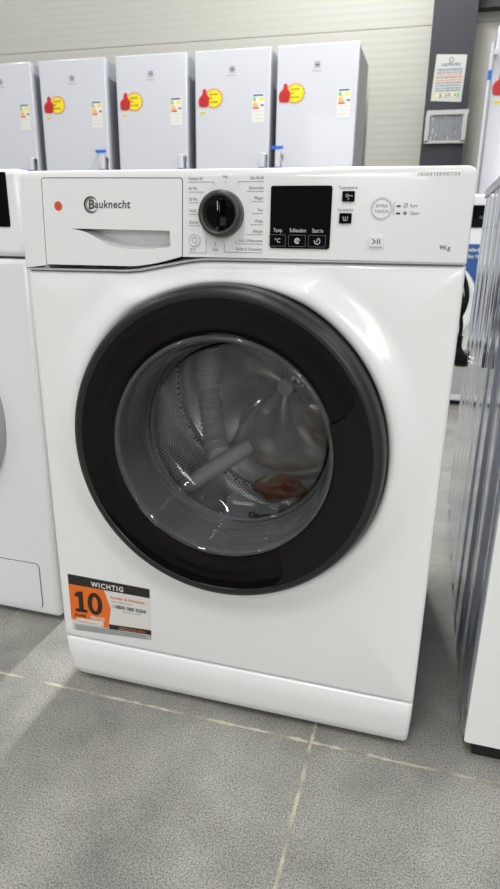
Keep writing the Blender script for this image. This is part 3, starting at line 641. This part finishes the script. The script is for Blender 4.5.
me = drum.data; uvl = me.uv_layers.new(name='UVMap')
for p in me.polygons:
    aa = [math.atan2(me.vertices[v].co.z-DZ, me.vertices[v].co.x-DX) for v in p.vertices]
    wrap = max(aa)-min(aa) > PI; radial = abs(p.center.y-.408) < .014 or p.center.y < .098
    for li, vi, a in zip(p.loop_indices, p.vertices, aa):
        co = me.vertices[vi].co
        if wrap and a < 0: a += 2*PI
        uvl.data[li].uv = ((a*.24/.0085), co.y/.0085) if not radial else ((co.x)/.0085, (co.z)/.0085)
def lifter(ang, ribs, hs=1.0):
    m = MB(); rows = []; ny = 44; nx = 14
    for j in range(ny+1):
        t = j/ny; y = .112+.27*t; hgt = (.066*math.sin(PI*min(1, (t+.02)*1.0))**.35 if 0 < t < 1 else 0); wdd = .046*(.55+.45*math.sin(PI*t)**.5)
        if ribs: hgt *= 1+.07*math.sin(t*2*PI*13)
        row = []
        for i in range(nx+1):
            s_ = -1+2*i/nx; h_ = hs*hgt*(1-abs(s_)**2.6); rr = .2395-h_; off = wdd*s_*(1-.25*h_/.07)
            ca, sa = math.cos(ang), math.sin(ang); tw = .035*math.sin(PI*t)*(0 if ribs else 1)
            row.append((DX+rr*ca-(off+tw)*sa, y, DZ+rr*sa+(off+tw)*ca))
        rows.append(row)
    m.grid(rows, LIFTER); m.build('lifter', drum, ang=70)
lifter(math.radians(110), True); lifter(math.radians(-8), False); lifter(math.radians(232), False, .3)
m = MB(); m.lathe([(.265, .03), (.265, .45), (.0001, .45)], DX, DZ+.0, DRUMBACK, 64); m.build('outer_tub', wm)
for o_ in wm.children:
    if o_.name.split('.')[0] in ('front_panel', 'cabinet', 'plinth', 'control_panel', 'worktop', 'seam'):
        for v in o_.data.vertices:
            if v.co.x < -.28:
                k_ = min(1, (-v.co.x-.28)/.0165); dx_ = .0055+(.0130-.0055)*min(1, max(0, (v.co.z-.09)/.63))-max(0, v.co.z-.74)*.05; v.co.x -= dx_*k_
# mains cable hanging down the back, with plug
m = MB()
def bez(P, n=14):
    out = []
    for i in range(len(P)-1):
        p0 = Vector(P[max(i-1, 0)]); p1 = Vector(P[i]); p2 = Vector(P[i+1]); p3 = Vector(P[min(i+2, len(P)-1)])
        for k in range(n):
            t = k/n; out.append(.5*((2*p1)+(-p0+p2)*t+(2*p0-5*p1+4*p2-p3)*t*t+(-p0+3*p1-3*p2+p3)*t**3))
    out.append(Vector(P[-1])); return out
yc = .612
m.tube(bez([(.24, .606, .70), (.27, yc, .735), (.305, yc, .725), (.325, yc, .695), (.336, yc, .655), (.328, yc, .615), (.305, yc, .590), (.28, yc, .60)]), .0052, BLACKP)
m.tube(bez([(.24, .606, .69), (.275, yc+.008, .715), (.300, yc+.008, .700), (.318, yc+.008, .670), (.322, yc+.008, .630), (.312, yc+.008, .600), (.28, yc+.008, .61)]), .0052, BLACKP)
m.tube(bez([(.27, yc, .66), (.300, yc, .645), (.318, yc, .640), (.326, yc, .622), (.331, yc, .600), (.332, yc, .580), (.330, yc, .560)]), .0042, BLACKP)
cb = m.build('power_cable', wm, ang=60)
m = MB(); cxp, czp = .3285, .560
pth = [(cxp, yc, .575), (cxp, yc, .572), (cxp-.001, yc, .552), (cxp-.002, yc, .540), (cxp+.001, yc, .530), (cxp+.004, yc, .515), (cxp+.004, yc, .508)]
m.tube(pth, [.006, .0085, .0095, .015, .020, .020, .013], BLACKP, 20)
for k in range(5): m.tube([(cxp-.0002*k, yc, .571-.005*k), (cxp-.0002*k, yc, .5685-.005*k)], .0108, BLACKP, 16)
m.tube([(cxp+.002, yc, .522), (cxp+.021, yc-.004, .524), (cxp+.026, yc-.005, .524)], [.018, .0185, .017], BLACKP, 24)
pl = m.build('plug', cb, ang=50)
m = MB()
for dz in (-.0095, .0095): m.tube([(cxp+.022, yc-.005+dz*.3, .524+dz*.5), (cxp+.037, yc-.009+dz*.3, .519+dz*.5)], .0020, PIN, 10)
m.build('plug_pin', pl)

# ------------------------------------------------------------------ things inside the drum
m = MB(); rows = []
for j in range(11):
    t = j/10; row = []
    for i in range(24):
        a = 2*PI*i/24; rx = .050*(math.sin(PI*(.08+.84*t))**.6); rz = .017*(math.sin(PI*(.08+.84*t))**.5)*(1+.3*math.sin(a*4+t*7)*math.cos(a*2))
        row.append((0.000+rx*1.15*math.cos(a)*(1+.10*math.sin(a*3+t*5)), (.30+.085*t), .2800+rz*math.sin(a)*(1+.18*math.sin(a*5+t*8))+.004*math.sin(t*9)))
    rows.append(row)
m.grid(rows, BAGBROWN, True); m.add(rows[0], [tuple(range(24))], BAGBROWN); m.add(rows[-1], [tuple(range(24))], BAGBROWN)
tag(m.build('package', ang=60), 'orange-brown wrapped package lying at the bottom of the drum', 'package')
m = MB(); P = []; LX = -.080
for j in range(9):
    t = j/8; P.append([(LX+.100*i/10, .215+.058*t, DZ-.236+.030*t+.0025*math.sin(i*.8)+((LX+.100*i/10-DX)**2)/.40) for i in range(11)])
m.grid(P, LEAF); P2 = [[(x, y+.0006, z-.0006) for x, y, z in r] for r in P]; m.grid(P2, LEAF)
o = m.build('leaflet'); tag(o, 'pale folded leaflet with dark lettering lying in front of the orange package', 'leaflet')
m = MB(); m.text('ÜBER', 0, 0, .012, PRINTD, 0, sx=1.1, bold=.03)
me_ = m.build('leaflet_print', o)
for v in me_.data.vertices:
    tt = .35+v.co.z/.065; xx = v.co.x-.035; v.co = (xx, .215+.058*tt-.001, DZ-.236+.0025+.030*tt+.0025*math.sin((xx-LX)/.010*.8)+((xx-DX)**2)/.40)
# pale ribbed hose standing at the left of the drum
pth = [(-.142, .310, .590), (-.142, .310, .55), (-.140, .310, .50), (-.135, .308, .45), (-.128, .305, .405), (-.116, .285, .372), (-.090, .245, .366)]
P = bez(pth, 20); m = MB(); m.tube(P, [.0225+.0022*math.sin(i*1.6) for i in range(len(P))], HOSE, 24); hs = m.build('ribbed_hose', ang=80)
tag(hs, 'pale ribbed plastic hose standing inside the drum behind the door glass', 'hose')
m = MB(); P = bez([(-.092, .272, .352), (-.080, .255, .345), (-.100, .215, .325), (-.125, .175, .315)], 10)
P = [Vector((-.040, .262, .392)), Vector((-.044, .259, .390))]+[Vector((-.044, .259, .390)).lerp(Vector((-.150, .165, .322)), k/12) for k in range(1, 13)]
m.tube(P, [.0125, .0150]+[.0150+.0025*k/12 for k in range(1, 13)], HOSE, 24); m.build('hose_connector', hs, ang=50)
